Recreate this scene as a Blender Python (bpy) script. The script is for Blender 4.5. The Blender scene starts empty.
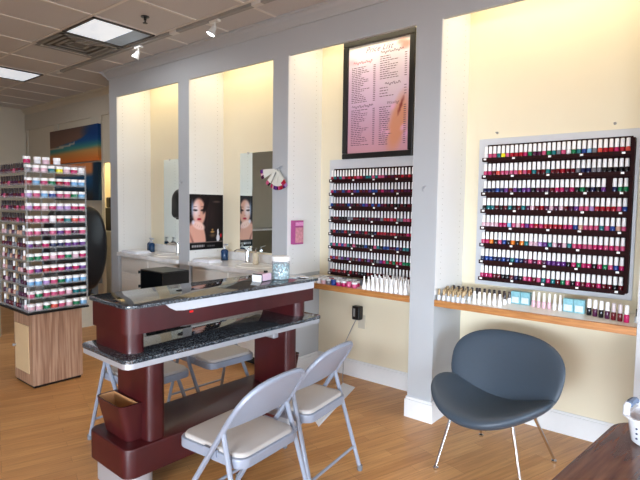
import bpy, bmesh, math, random
from mathutils import Vector, Matrix
rnd = random.Random(7)
C = bpy.context.scene.collection
PI = math.pi
def lin(c):
    c = c/255
    return c/12.92 if c <= .04045 else ((c+.055)/1.055)**2.4
def RGB(*c): return (lin(c[0]), lin(c[1]), lin(c[2]), 1)

# ------------------------------------------------------------ materials
MATS = {}
def mat(name, col, rough=.5, metal=0, var=.06, scale=30, spec=.5, alpha=1, trans=0, emit=0, bump=0, coat=0):
    if name in MATS: return MATS[name]
    m = bpy.data.materials.new(name); m.use_nodes = True
    nt = m.node_tree; b = nt.nodes['Principled BSDF']
    b.inputs['Roughness'].default_value = rough
    b.inputs['Metallic'].default_value = metal
    b.inputs['Specular IOR Level'].default_value = spec
    b.inputs['Alpha'].default_value = alpha
    b.inputs['Transmission Weight'].default_value = trans
    b.inputs['Coat Weight'].default_value = coat
    c = RGB(*col)
    tc = nt.nodes.new('ShaderNodeTexCoord')
    nz = nt.nodes.new('ShaderNodeTexNoise'); nz.inputs['Scale'].default_value = scale
    nt.links.new(tc.outputs['Object'], nz.inputs['Vector'])
    mx = nt.nodes.new('ShaderNodeMix'); mx.data_type = 'RGBA'
    mx.inputs[6].default_value = tuple(x*(1-var) for x in c[:3])+(1,)
    mx.inputs[7].default_value = tuple(min(1, x*(1+var)) for x in c[:3])+(1,)
    nt.links.new(nz.outputs['Fac'], mx.inputs[0])
    nt.links.new(mx.outputs[2], b.inputs['Base Color'])
    if emit:
        nt.links.new(mx.outputs[2], b.inputs['Emission Color'])
        b.inputs['Emission Strength'].default_value = emit
    if bump:
        bp = nt.nodes.new('ShaderNodeBump'); bp.inputs['Strength'].default_value = bump
        bp.inputs['Distance'].default_value = .002
        nt.links.new(nz.outputs['Fac'], bp.inputs['Height']); nt.links.new(bp.outputs[0], b.inputs['Normal'])
    MATS[name] = m
    return m
def ramp_mat(name, stops, scale, stretch=(1,1,1), rough=.4, detail=4, rot=0, coat=0, spec=.5, distort=0):
    m = bpy.data.materials.new(name); m.use_nodes = True
    nt = m.node_tree; b = nt.nodes['Principled BSDF']
    b.inputs['Roughness'].default_value = rough; b.inputs['Coat Weight'].default_value = coat
    b.inputs['Specular IOR Level'].default_value = spec
    tc = nt.nodes.new('ShaderNodeTexCoord'); mp = nt.nodes.new('ShaderNodeMapping')
    mp.inputs['Scale'].default_value = stretch; mp.inputs['Rotation'].default_value = (0, 0, rot)
    nz = nt.nodes.new('ShaderNodeTexNoise'); nz.inputs['Scale'].default_value = scale
    nz.inputs['Detail'].default_value = detail; nz.inputs['Distortion'].default_value = distort
    cr = nt.nodes.new('ShaderNodeValToRGB')
    nt.links.new(tc.outputs['Object'], mp.inputs[0]); nt.links.new(mp.outputs[0], nz.inputs['Vector'])
    nt.links.new(nz.outputs['Fac'], cr.inputs[0]); nt.links.new(cr.outputs[0], b.inputs['Base Color'])
    els = cr.color_ramp.elements
    while len(els) < len(stops): els.new(.5)
    for e, (p, c) in zip(els, stops): e.position = p; e.color = RGB(*c)
    MATS[name] = m
    return m
def plank_floor():
    m = bpy.data.materials.new('oak_strip_floor'); m.use_nodes = True
    nt = m.node_tree; b = nt.nodes['Principled BSDF']; L = nt.links.new
    tc = nt.nodes.new('ShaderNodeTexCoord'); mp = nt.nodes.new('ShaderNodeMapping')
    mp.inputs['Rotation'].default_value = (0, 0, math.radians(-72))
    L(tc.outputs['Object'], mp.inputs[0])
    br = nt.nodes.new('ShaderNodeTexBrick')
    br.offset = .37; br.offset_frequency = 3; br.squash = 1
    br.inputs['Scale'].default_value = 1; br.inputs['Brick Width'].default_value = .55
    br.inputs['Row Height'].default_value = .075; br.inputs['Mortar Size'].default_value = .0006
    br.inputs['Mortar Smooth'].default_value = .3
    br.inputs['Color1'].default_value = RGB(196, 140, 84); br.inputs['Color2'].default_value = RGB(214, 160, 102)
    br.inputs['Mortar'].default_value = RGB(112, 68, 36)
    L(mp.outputs[0], br.inputs['Vector'])
    nz = nt.nodes.new('ShaderNodeTexNoise'); nz.inputs['Scale'].default_value = 9; nz.inputs['Detail'].default_value = 6
    m2 = nt.nodes.new('ShaderNodeMapping'); m2.inputs['Scale'].default_value = (.35, 6, 1)
    L(mp.outputs[0], m2.inputs[0]); L(m2.outputs[0], nz.inputs['Vector'])
    cr = nt.nodes.new('ShaderNodeValToRGB')
    cr.color_ramp.elements[0].position = .3; cr.color_ramp.elements[0].color = (.72, .68, .62, 1)
    cr.color_ramp.elements[1].position = .7; cr.color_ramp.elements[1].color = (1.05, 1.05, 1.05, 1)
    L(nz.outputs['Fac'], cr.inputs[0])
    mx = nt.nodes.new('ShaderNodeMix'); mx.data_type = 'RGBA'; mx.blend_type = 'MULTIPLY'; mx.inputs[0].default_value = .9
    L(br.outputs['Color'], mx.inputs[6]); L(cr.outputs[0], mx.inputs[7])
    L(mx.outputs[2], b.inputs['Base Color']); b.inputs['Roughness'].default_value = .36
    b.inputs['Specular IOR Level'].default_value = .4
    MATS['floor'] = m; return m
def print_mat():
    m = bpy.data.materials.new('printed_image'); m.use_nodes = True
    nt = m.node_tree; b = nt.nodes['Principled BSDF']
    a = nt.nodes.new('ShaderNodeVertexColor'); a.layer_name = 'Print'
    nt.links.new(a.outputs['Color'], b.inputs['Base Color']); b.inputs['Roughness'].default_value = .6; b.inputs['Specular IOR Level'].default_value = .15
    return m
PRINT = print_mat()
FLOOR = plank_floor()
WHITE = mat('warm_white_paint', (226, 225, 222), .55, var=.02, scale=6)
NICHE = mat('cream_paint', (230, 220, 194), .6, var=.02, scale=5)
FACIA = mat('grey_white_paint', (180, 183, 186), .55, var=.02, scale=6)
RECES = mat('beige_paint', (196, 186, 166), .6, var=.03, scale=5)
TRIMW = mat('white_trim_gloss', (228, 228, 228), .35, var=.02)
CEIL = mat('ceiling_tile', (200, 197, 196), .9, var=.07, scale=220, bump=.2)
TBAR = mat('ceiling_grid', (222, 217, 210), .6, var=.02)
MAROON = ramp_mat('maroon_laminate', [(.3, (54, 12, 15)), (.7, (68, 17, 20))], 8, (1, 1, .3), .38)
GRAN = ramp_mat('dark_granite', [(.36, (10, 13, 17)), (.47, (34, 39, 46)), (.57, (68, 74, 80)), (.70, (124, 128, 130))], 160, (1, 1, 1), .05, 3, spec=.9)
SILV = mat('brushed_silver', (188, 190, 196), .38, .55, var=.03)
CHROME = mat('chrome', (215, 215, 218), .08, 1, var=.01)
CHAIRM = mat('light_grey_enamel', (143, 150, 165), .32, .1, var=.02)
CUSH = mat('off_white_vinyl', (184, 178, 173), .6, var=.06, scale=9, bump=.15)
VINYL = mat('slate_blue_vinyl', (62, 75, 88), .42, var=.05, scale=60, bump=.05)
BLACK = mat('black_plastic', (14, 14, 16), .35, var=.1)
SATIN = mat('black_satin_frame', (22, 22, 24), .3, var=.05)
DARKM = mat('dark_mahogany_rail', (38, 11, 12), .7, var=.1, spec=.15)
PANEL = mat('silver_acrylic_panel', (200, 202, 207), .3, var=.02)
OAK = ramp_mat('oak_edge', [(.3, (160, 102, 50)), (.7, (192, 134, 76))], 14, (.6, 8, 8), .4)
SHELF = mat('cream_laminate', (242, 238, 228), .3, var=.02)
LAMW = ramp_mat('ash_laminate', [(.3, (128, 92, 72)), (.5, (158, 122, 98)), (.72, (184, 150, 124))], 7, (9, 9, .4), .45)
WALNUT = ramp_mat('walnut_top', [(.3, (76, 44, 30)), (.5, (114, 72, 48)), (.72, (146, 98, 66))], 5, (9, .7, 9), .22)
WEDGE = mat('walnut_edge', (70, 38, 28), .35)
CREAMP = mat('cream_panel', (206, 178, 138), .55, var=.03)
ACRYL = mat('clear_acrylic', (205, 210, 212), .12, var=.02, alpha=.2)
GLASS = mat('clear_glass', (235, 240, 242), .04, var=.01, alpha=.28)
WCAP = mat('white_cap', (248, 247, 247), .3, var=.02)
GOLD = mat('gold_cap', (158, 134, 98), .35, .5, var=.04)
CAB = mat('white_cabinet_paint', (222, 218, 210), .4, var=.02)
MARB = ramp_mat('white_cultured_marble', [(.35, (214, 212, 212)), (.6, (236, 235, 234))], 6, (1, 1, 1), .15)
MIRR = mat('mirror_glass', (222, 230, 228), .01, 1, var=0)
PEDC = mat('cream_fibreglass', (205, 198, 180), .4)
PEDG = mat('grey_upholstery', (110, 112, 116), .5)
BLKV = mat('black_vinyl', (16, 16, 20), .42, var=.1)
DARKG = mat('dark_hole', (38, 36, 34), .8)
DIFF = mat('lit_diffuser', (225, 238, 255), .5, emit=.46, var=.3, scale=9)
DIM = mat('dim_diffuser', (150, 165, 180), .5, emit=.08, var=.2, scale=7)
GREYM = mat('grey_metal', (150, 148, 144), .45, .1)
WMET = mat('white_metal', (214, 212, 208), .4)

# ------------------------------------------------------------ mesh helpers
def bm_new(): return bmesh.new()
def box(bm, x0, x1, y0, y1, z0, z1, bev=0, seg=2, mi=0):
    r = bmesh.ops.create_cube(bm, size=1)
    for v in r['verts']:
        v.co = Vector(((x0+x1)/2+v.co.x*(x1-x0), (y0+y1)/2+v.co.y*(y1-y0), (z0+z1)/2+v.co.z*(z1-z0)))
    fs = set(f for v in r['verts'] for f in v.link_faces)
    for f in fs: f.material_index = mi
    if bev:
        es = list(set(e for v in r['verts'] for e in v.link_edges))
        q = bmesh.ops.bevel(bm, geom=es, offset=bev, segments=seg, profile=.5, affect='EDGES')
        for f in q['faces']: f.material_index = mi
def lathe(bm, prof, n=12, c=(0, 0, 0), axis='z', mi=0):
    rings = []
    def P(r, h, a):
        x, y = r*math.cos(a), r*math.sin(a)
        p = {'z': (x, y, h), 'y': (x, h, y), 'x': (h, x, y)}[axis]
        return Vector(c)+Vector(p)
    for r, h in prof:
        rings.append([bm.verts.new(P(max(r, 1e-5), h, 2*PI*k/n)) for k in range(n)])
    for a, b in zip(rings, rings[1:]):
        for k in range(n):
            f = bm.faces.new((a[k], a[(k+1) % n], b[(k+1) % n], b[k])); f.material_index = mi
    for ring in (rings[0], rings[-1]):
        f = bm.faces.new(ring); f.material_index = mi
def tube(bm, pts, r, n=8, closed=False, flat=1.0, mi=0):
    pts = [Vector(p) for p in pts]; rings = []
    up = None
    for i, p in enumerate(pts):
        a = pts[(i-1) % len(pts)] if closed or i > 0 else p
        b = pts[(i+1) % len(pts)] if closed or i < len(pts)-1 else p
        t = (b-a).normalized()
        if up is None:
            up = Vector((0, 0, 1)) if abs(t.z) < .9 else Vector((1, 0, 0))
        s = t.cross(up)
        if s.length < 1e-6: s = t.cross(Vector((0, 1, 0)))
        s.normalize(); up = s.cross(t).normalized()
        rr = r[i] if isinstance(r, (list, tuple)) else r
        rings.append([bm.verts.new(p+s*math.cos(2*PI*k/n)*rr+up*math.sin(2*PI*k/n)*rr*flat) for k in range(n)])
    m = len(rings)
    for i in range(m if closed else m-1):
        a, b = rings[i], rings[(i+1) % m]
        for k in range(n):
            f = bm.faces.new((a[k], a[(k+1) % n], b[(k+1) % n], b[k])); f.material_index = mi
    if not closed:
        for ring in (rings[0], rings[-1]): bm.faces.new(ring).material_index = mi
def rrect(x0, x1, y0, y1, r, n=6):
    if not isinstance(r, (tuple, list)): r = (r,)*4
    out = []
    for (cx, cy, a0, q) in ((x1, y1, 0, r[0]), (x0, y1, 90, r[1]), (x0, y0, 180, r[2]), (x1, y0, 270, r[3])):
        sx = 1 if cx == x1 else -1; sy = 1 if cy == y1 else -1
        if q <= 0: out.append((cx, cy)); continue
        for k in range(n+1):
            a = math.radians(a0+90*k/n)
            out.append((cx-sx*q+q*math.cos(a), cy-sy*q+q*math.sin(a)))
    return out
def prism(bm, poly, z0, z1, poly2=None, bev=0, f=lambda x, y, z: (x, y, z), mi=0):
    """closed prism of a 2-D outline; bev rounds the top rim"""
    cx = sum(p[0] for p in poly)/len(poly); cy = sum(p[1] for p in poly)/len(poly)
    def ring(pl, z, inset=0):
        o = []
        for x, y in pl:
            d = math.hypot(x-cx, y-cy); k = (d-inset)/d if d else 1
            o.append(bm.verts.new(f(cx+(x-cx)*k, cy+(y-cy)*k, z)))
        return o
    p2 = poly2 or poly
    rs = [ring(poly, z0)]
    if bev:
        for k in range(4):
            a = PI/2*k/3
            rs.append(ring(p2, z1-bev+bev*math.sin(a), bev*(1-math.cos(a))))
    else: rs.append(ring(p2, z1))
    n = len(poly)
    for a, b in zip(rs, rs[1:]):
        for k in range(n): bm.faces.new((a[k], a[(k+1) % n], b[(k+1) % n], b[k])).material_index = mi
    bm.faces.new(list(reversed(rs[0]))).material_index = mi
    bm.faces.new(rs[-1]).material_index = mi
def obj(name, bm, mats, parent=None, smooth=False, loc=None, rz=0):
    bmesh.ops.recalc_face_normals(bm, faces=bm.faces)
    me = bpy.data.meshes.new(name); bm.to_mesh(me); bm.free()
    for m in (mats if isinstance(mats, (list, tuple)) else [mats]): me.materials.append(m)
    if smooth:
        for p in me.polygons: p.use_smooth = True
        try: me.set_sharp_from_angle(angle=math.radians(40))
        except Exception: pass
    o = bpy.data.objects.new(name, me); C.objects.link(o)
    if parent: o.parent = parent
    if loc: o.location = loc
    o.rotation_euler = (0, 0, rz)
    return o
def tag(o, label, cat, group=None):
    o['label'] = label; o['category'] = cat
    if group: o['group'] = group
    return o
def thing(name, label, cat, loc=(0, 0, 0), rz=0, group=None):
    o = bpy.data.objects.new(name, None); C.objects.link(o); o.empty_display_size = .05
    o.location = loc; o.rotation_euler = (0, 0, rz)
    return tag(o, label, cat, group)
def struct(name, bm, m, smooth=False):
    o = obj(name, bm, m, smooth=smooth); o['kind'] = 'structure'; return o
def copy_tree(o, parent=None):
    c = o.copy(); C.objects.link(c)
    if parent: c.parent = parent
    for ch in list(o.children): copy_tree(ch, c)
    return c
def bx(*a, **k):
    b = bm_new(); box(b, *a, **k); return b
def inst(name, me, m, loc=(0, 0, 0), parent=None, rz=0):
    o = bpy.data.objects.new(name, me); C.objects.link(o)
    o.material_slots[0].link = 'OBJECT'; o.material_slots[0].material = m
    o.location = loc; o.rotation_euler = (0, 0, rz)
    if parent: o.parent = parent
    return o
def mesh_of(name, fn, smooth=True):
    b = bm_new(); fn(b); bmesh.ops.recalc_face_normals(b, faces=b.faces)
    me = bpy.data.meshes.new(name); b.to_mesh(me); b.free(); me.materials.append(WCAP)
    if smooth:
        for p in me.polygons: p.use_smooth = True
        try: me.set_sharp_from_angle(angle=math.radians(40))
        except Exception: pass
    return me
def picture(name, O, U, V, w, h, nx, ny, fn, depth, parent=None):
    """flat printed panel: grid over O+u*U+v*V, real thickness behind, printed colours per vertex"""
    O, U, V = Vector(O), Vector(U), Vector(V); N = U.cross(V).normalized()
    bm = bm_new(); vs = []; cols = []
    for j in range(ny+1):
        for i in range(nx+1):
            u, v = i/nx, j/ny
            vs.append(bm.verts.new(O+U*w*u+V*h*v)); cols.append(RGB(*fn(u, v)))
    for j in range(ny):
        for i in range(nx):
            a = j*(nx+1)+i
            bm.faces.new((vs[a], vs[a+1], vs[a+nx+2], vs[a+nx+1]))
    border = [i for i in range(nx+1)]+[j*(nx+1)+nx for j in range(1, ny+1)]+[ny*(nx+1)+i for i in range(nx-1, -1, -1)]+[j*(nx+1) for j in range(ny-1, 0, -1)]
    back = []
    for i in border:
        back.append(bm.verts.new(vs[i].co-N*depth)); cols.append(cols[i])
    for k in range(len(border)):
        q = (k+1) % len(border)
        bm.faces.new((vs[border[q]], vs[border[k]], back[k], back[q]))
    bm.faces.new(list(reversed(back)))
    bm.verts.index_update()
    me = bpy.data.meshes.new(name); bm.to_mesh(me); bm.free()
    at = me.color_attributes.new('Print', 'FLOAT_COLOR', 'POINT')
    for i, c in enumerate(cols): at.data[i].color = c
    me.materials.append(PRINT)
    o = bpy.data.objects.new(name, me); C.objects.link(o)
    if parent: o.parent = parent
    return o
def mixc(a, b, t):
    t = max(0, min(1, t)); return tuple(x+(y-x)*t for x, y in zip(a, b))
def blob(u, v, cu, cv, ru, rv, rot=0, soft=.25):
    du, dv = u-cu, v-cv; c, s = math.cos(rot), math.sin(rot)
    x, y = (du*c+dv*s)/ru, (-du*s+dv*c)/rv
    return max(0, min(1, (1-math.hypot(x, y))/soft))
ORD = ['first', 'second', 'third', 'fourth', 'fifth', 'sixth', 'seventh', 'eighth', 'ninth', 'tenth', 'eleventh', 'twelfth', 'thirteenth', 'fourteenth', 'fifteenth', 'sixteenth', 'seventeenth', 'eighteenth', 'nineteenth', 'twentieth', 'twenty-first', 'twenty-second', 'twenty-third', 'twenty-fourth', 'twenty-fifth', 'twenty-sixth', 'twenty-seventh', 'twenty-eighth', 'twenty-ninth', 'thirtieth', 'thirty-first', 'thirty-second']

# ------------------------------------------------------------ setting
YF, YB = 3.155, 3.60                     # fascia plane, niche back plane
ZC, ZS = 3.05, 2.742                     # ceiling, niche head
XL, XR, YN, YR = -9.4, 3.6, -3.6, 3.58   # far left wall, right wall, wall behind the camera, recess wall
NICHES = [(-5.69, -4.475), (-4.30, -3.115), (-2.94, -1.747), (-1.56, -.372)]
COLS = [(-5.85, -5.69), (-4.475, -4.30), (-3.115, -2.94), (-1.747, -1.56), (-.372, -.18)]
struct('floor', bx(XL-.1, XR+.1, YN-.1, 4.1, -.08, 0), FLOOR)
struct('ceiling', bx(XL-.1, XR+.1, YN-.1, 4.1, ZC, ZC+.08), CEIL)
b = bm_new()
for k in range(-12, 12):
    y = 2.735+.6*k
    if YN < y < 3.1: box(b, XL, XR, y-.012, y+.012, ZC-.006, ZC)
for k in range(-20, 22):
    x = -4.8+.595*k
    if XL < x < XR: box(b, x-.012, x+.012, YN, 3.15 if x > -5.9 else 3.55, ZC-.0055, ZC)
struct('trim_1', b, TBAR)
struct('wall_back', bx(-5.75, XR, YB, YB+.1, 0, ZC), NICHE)
for i, (a, c) in enumerate(COLS):
    b = bm_new(); box(b, a, c, YF, YB+(.3 if i == 0 else 0), 0, ZS); box(b, a, c, YF+.03, YB+(.3 if i == 0 else 0), ZS, ZC)
    struct('wall_divider', b, FACIA)
b = bm_new(); box(b, -5.85, XR, YF, YF+.03, ZS, ZC)
struct('wall_fascia', b, FACIA)
struct('wall_right_of_niches', bx(-.18, XR, YF, YF+.12, 0, ZS), FACIA)
# white-painted returns of the niches with shelf-pin holes
b = bm_new(); h = bm_new()
for (a, c) in NICHES:
    for x, s in ((a, 1), (c, -1)):
        box(b, min(x, x+s*.004), max(x, x+s*.004), YF+.004, YB, .9, ZC-.06)
        for yy in (YF+.075, YB-.08):
            z = 1.0
            while z < 2.9:
                r = bmesh.ops.create_circle(h, cap_ends=True, segments=6, radius=.0035)
                for v in r['verts']: v.co = Vector((x+s*.0046, yy+v.co.x, z+v.co.y))
                z += .04
struct('trim_2', b, WHITE); struct('trim_3', h, mat('pin_hole', (150, 144, 132), .8))
# crown moulding
def crown(y, x0, x1):
    b = bm_new(); prof = [(0, 2.955), (-.012, 2.955), (-.018, 2.972), (-.03, 2.985), (-.05, 3.005), (-.062, 3.03), (-.078, 3.036), (-.078, ZC), (0, ZC)]
    A = [b.verts.new((x0, y+p, z)) for p, z in prof]; B = [b.verts.new((x1, y+p, z)) for p, z in prof]
    n = len(prof)
    for k in range(n): b.faces.new((A[k], A[(k+1) % n], B[(k+1) % n], B[k]))
    b.faces.new(A); b.faces.new(list(reversed(B))); return b
struct('trim_4', crown(YF, -5.85, XR), FACIA)
struct('trim_5', crown(YR, XL, -5.85), RECES)
b = bm_new(); prof = [(0, 2.955), (-.012, 2.955), (-.018, 2.972), (-.03, 2.985), (-.05, 3.005), (-.062, 3.03), (-.078, 3.036), (-.078, ZC), (0, ZC)]
A = [b.verts.new((-5.85+p, YF+p*.98, z)) for p, z in prof]; B = [b.verts.new((-5.85+p, YR, z)) for p, z in prof]
for k in range(len(prof)): b.faces.new((A[k], A[(k+1) % len(prof)], B[(k+1) % len(prof)], B[k]))
b.faces.new(A); b.faces.new(list(reversed(B))); struct('trim_6', b, FACIA)
# baseboards
def base(b, x0, x1, y0, y1):
    box(b, x0, x1, y0, y1, 0, .135); box(b, x0, x1, y0+(.006 if y1-y0 > .05 else 0), y1, .135, .15)
b = bm_new()
for (a, c) in NICHES[2:]:
    box(b, a, c, YB-.016, YB, 0, .132); box(b, a, c, YB-.011, YB, .132, .15, bev=.003)
struct('baseboard_back', b, TRIMW)
b = bm_new()
for (a, c) in COLS[1:4]:
    box(b, a-.016, c+.016, YF-.016, YB-.017, 0, .13, bev=.003)
    box(b, a-.010, c+.010, YF-.010, YB-.017, .13, .15, bev=.004)
struct('baseboard_dividers', b, TRIMW)
# recess to the left, with an opening under a header
struct('wall_left', bx(XL-.1, XL, YN, 4.1, 0, ZC), RECES)
b = bm_new()
box(b, XL, -6.82, YR, YR+.02, 0, ZC); box(b, -6.82, -5.85, YR, YR+.02, 2.05, ZC)
struct('wall_recess', b, RECES)
struct('wall_recess_back', bx(-7.8, -5.75, 3.98, 4.08, 0, ZC), NICHE)
struct('wall_recess_side', bx(-7.8, -7.7, YR+.02, 3.98, 0, ZC), NICHE)
b = bm_new()
for x0, x1 in ((-9.38, -9.30), (-8.30, -8.16), (-7.12, -6.83)): box(b, x0, x1, YR-.02, YR, .15, 2.70)
box(b, XL, -5.85, YR-.022, YR, 2.70, 2.955)
struct('trim_7', b, mat('beige_stile', (188, 180, 164), .5))
# unseen room behind and beside the camera; window heads lowered to darken fascia
b = bm_new(); box(b, XL, -1, YN-.1, YN, 0, ZC); box(b, -1, XR, YN-.1, YN, 0, .25); box(b, -1, XR, YN-.1, YN, 1.55, ZC); struct('wall_near', b, RECES)
b = bm_new()
wy0, wy1 = -3.0, 2.9
box(b, XR, XR+.1, YN, wy0, 0, ZC); box(b, XR, XR+.1, wy1, 4.1, 0, ZC)
box(b, XR, XR+.1, wy0, wy1, 0, .25); box(b, XR, XR+.1, wy0, wy1, 2.2, ZC)
struct('wall_right', b, FACIA)
b = bm_new()
for k in range(5):
    y = wy0+(wy1-wy0)*k/4
    box(b, XR+.02, XR+.08, y-.03, y+.03, .25, 2.2)
struct('window_1', b, SILV)

# ------------------------------------------------------------ vanities in the two left niches
def vanity(a, c, label, lab_m, n):
    t = thing('vanity_cabinet', label, 'cabinet', ((a+c)/2, 3.38, 0), 0)
    w = (c-a)/2-.006
    obj('cabinet_body', bx(-w, w, -.19, .21, .09, .875), CAB, t)
    obj('toe_kick', bx(-w, w, -.13, .2, 0, .09), DARKG, t)
    for s in (-1, 1):
        x0, x1 = (-w+.03, -.015) if s < 0 else (.015, w-.03)
        d = obj('drawer_front', bx(x0, x1, -.208, -.19, .70, .845, bev=.004), CAB, t)
        b = bm_new(); box(b, x0, x1, -.208, -.19, .12, .675, bev=.004)
        dd = obj('door', b, CAB, t)
        b = bm_new(); box(b, x0+.07, x1-.07, -.212, -.2075, .20, .60, bev=.002); obj('door_panel', b, CAB, dd)
    b = bm_new(); prism(b, rrect(-w, w, -.255, .212, (0, 0, .015, .015), 4), .875, .915, bev=.006)
    tp = obj('countertop', b, MARB, t)
    b = bm_new(); box(b, -w, w, .195, .212, .915, 1.0, bev=.003)
    obj('backsplash', b, MARB, tp)
    b = bm_new()                                    # oval basin rim
    pr = [(.15, .0), (.165, .006), (.18, .004), (.185, 0)]
    lathe(b, [(.15, -.001), (.156, .006), (.172, .007), (.182, 0)], 28)
    for v in b.verts: v.co = Vector((.18+v.co.x*1.25, -.02+v.co.y, .9145+v.co.z))
    obj('basin', b, MARB, tp, True)
    return t
vanity(*NICHES[0], 'white vanity cabinet with marble top in the leftmost lit niche', '', 0)
vanity(*NICHES[1], 'white vanity cabinet with marble top below the poster of a woman', '', 1)
def faucet(x, label):
    t = thing('faucet', label, 'faucet', (x, 3.50, .915))
    b = bm_new(); lathe(b, [(.03, 0), (.03, .01), (.022, .016), (.018, .09), (.016, .12), (.005, .125)], 14); obj('body', b, CHROME, t, True)
    b = bm_new(); tube(b, [(0, 0, .10), (-.03, -.03, .125), (-.08, -.07, .125), (-.10, -.09, .105)], [.012, .012, .010, .010]); obj('spout', b, CHROME, t, True)
    b = bm_new(); tube(b, [(0, 0, .12), (.01, .01, .15), (.06, -.01, .165)], [.009, .008, .006]); obj('lever', b, CHROME, t, True)
faucet(-4.98, 'chrome faucet on the marble top in the leftmost niche')
faucet(-3.80, 'chrome faucet below the mirror that reflects the poster')
def wall_mirror(x0, x1, z0, z1, label):
    t = thing('wall_mirror', label, 'mirror', ((x0+x1)/2, YB, z0))
    w = (x1-x0)/2
    b = bm_new(); box(b, -w, w, -.008, 0, 0, z1-z0, bev=.0015); obj('mirror_glass', b, MIRR, t)
    b = bm_new(); 
    for s in (-1, 1): box(b, s*w*.7-.012, s*w*.7+.012, -.012, 0, z1-z0-.012, z1-z0+.008)
    obj('mirror_clip', b, CHROME, t)
wall_mirror(-5.395, -4.60, 1.005, 2.025, 'frameless wall mirror behind the black towel dispenser in leftmost niche')
wall_mirror(-4.02, -3.22, 1.02, 2.03, 'frameless wall mirror reflecting the poster, behind the hanging nail sample fans')
# towel dispenser
t = thing('towel_dispenser', 'black rounded towel dispenser mounted over the mirror in the leftmost niche', 'dispenser', (-4.93, YB-.008, 1.33))
b = bm_new(); prism(b, rrect(-.15, .15, 0, .34, (.13, .13, .05, .05), 8), 0, .13, bev=.05, f=lambda x, y, z: (x, -z, y)); obj('cover', b, BLACK, t, True)
obj('towel_slot', bx(-.09, .09, -.09, -.02, -.012, .004), DARKG, t)
# soap bottles and towel in leftmost niche
BLUEG = mat('blue_liquid', (24, 58, 96), .15)
def pump(x, y, label, s=1.0, col=BLUEG):
    t = thing('soap_bottle', label, 'bottle', (x, y, .915))
    b = bm_new(); lathe(b, [(.036*s, 0), (.038*s, .01), (.038*s, .09*s), (.03*s, .105*s), (.014*s, .112*s)], 16); obj('bottle_body', b, col, t, True)
    b = bm_new(); lathe(b, [(.016*s, .112*s), (.016*s, .13*s), (.006*s, .132*s), (.006*s, .155*s)], 10); box(b, -.012*s, .04*s, -.008*s, .008*s, .15*s, .165*s); obj('pump_head', b, SILV, t)
pump(-5.52, 3.48, 'blue pump bottle at left against the white side wall, leftmost vanity')
pump(-5.43, 3.44, 'blue pump bottle nearer the mirror on the leftmost vanity')
pump(-4.12, 3.47, 'dark blue bottle on the vanity below the poster corner', 1.05)
def folded(x0, x1, y0, y1, z, label):
    b = bm_new()
    for k in range(3):
        prism(b, rrect(x0+.008*k, x1-.01*k, y0+.004*k, y1-.006*k, .012, 3), z+.009*k, z+.009*(k+1), bev=.004)
    tag(obj('folded_towel', b, mat('towel_white', (222, 224, 232), .9, bump=.3, scale=200), smooth=True), label, 'towel')
folded(-5.64, -5.30, 3.16, 3.36, .915, 'white folded towel lying on the leftmost marble vanity top')
folded(-4.27, -3.98, 3.16, 3.33, .915, 'white folded towel on the vanity in front of the poster')
t = thing('pump_dispenser', 'small cream pump bottle beside the faucet under the poster mirror', 'bottle', (-3.62, 3.44, .915))
b = bm_new(); lathe(b, [(.028, 0), (.03, .01), (.03, .10), (.014, .115)], 14); obj('bottle_body', b, mat('cream_bottle', (216, 204, 180), .3), t, True)
b = bm_new(); lathe(b, [(.012, .115), (.008, .15)], 8); box(b, -.05, .01, -.008, .008, .148, .162); obj('pump_head', b, CHROME, t)

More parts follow.
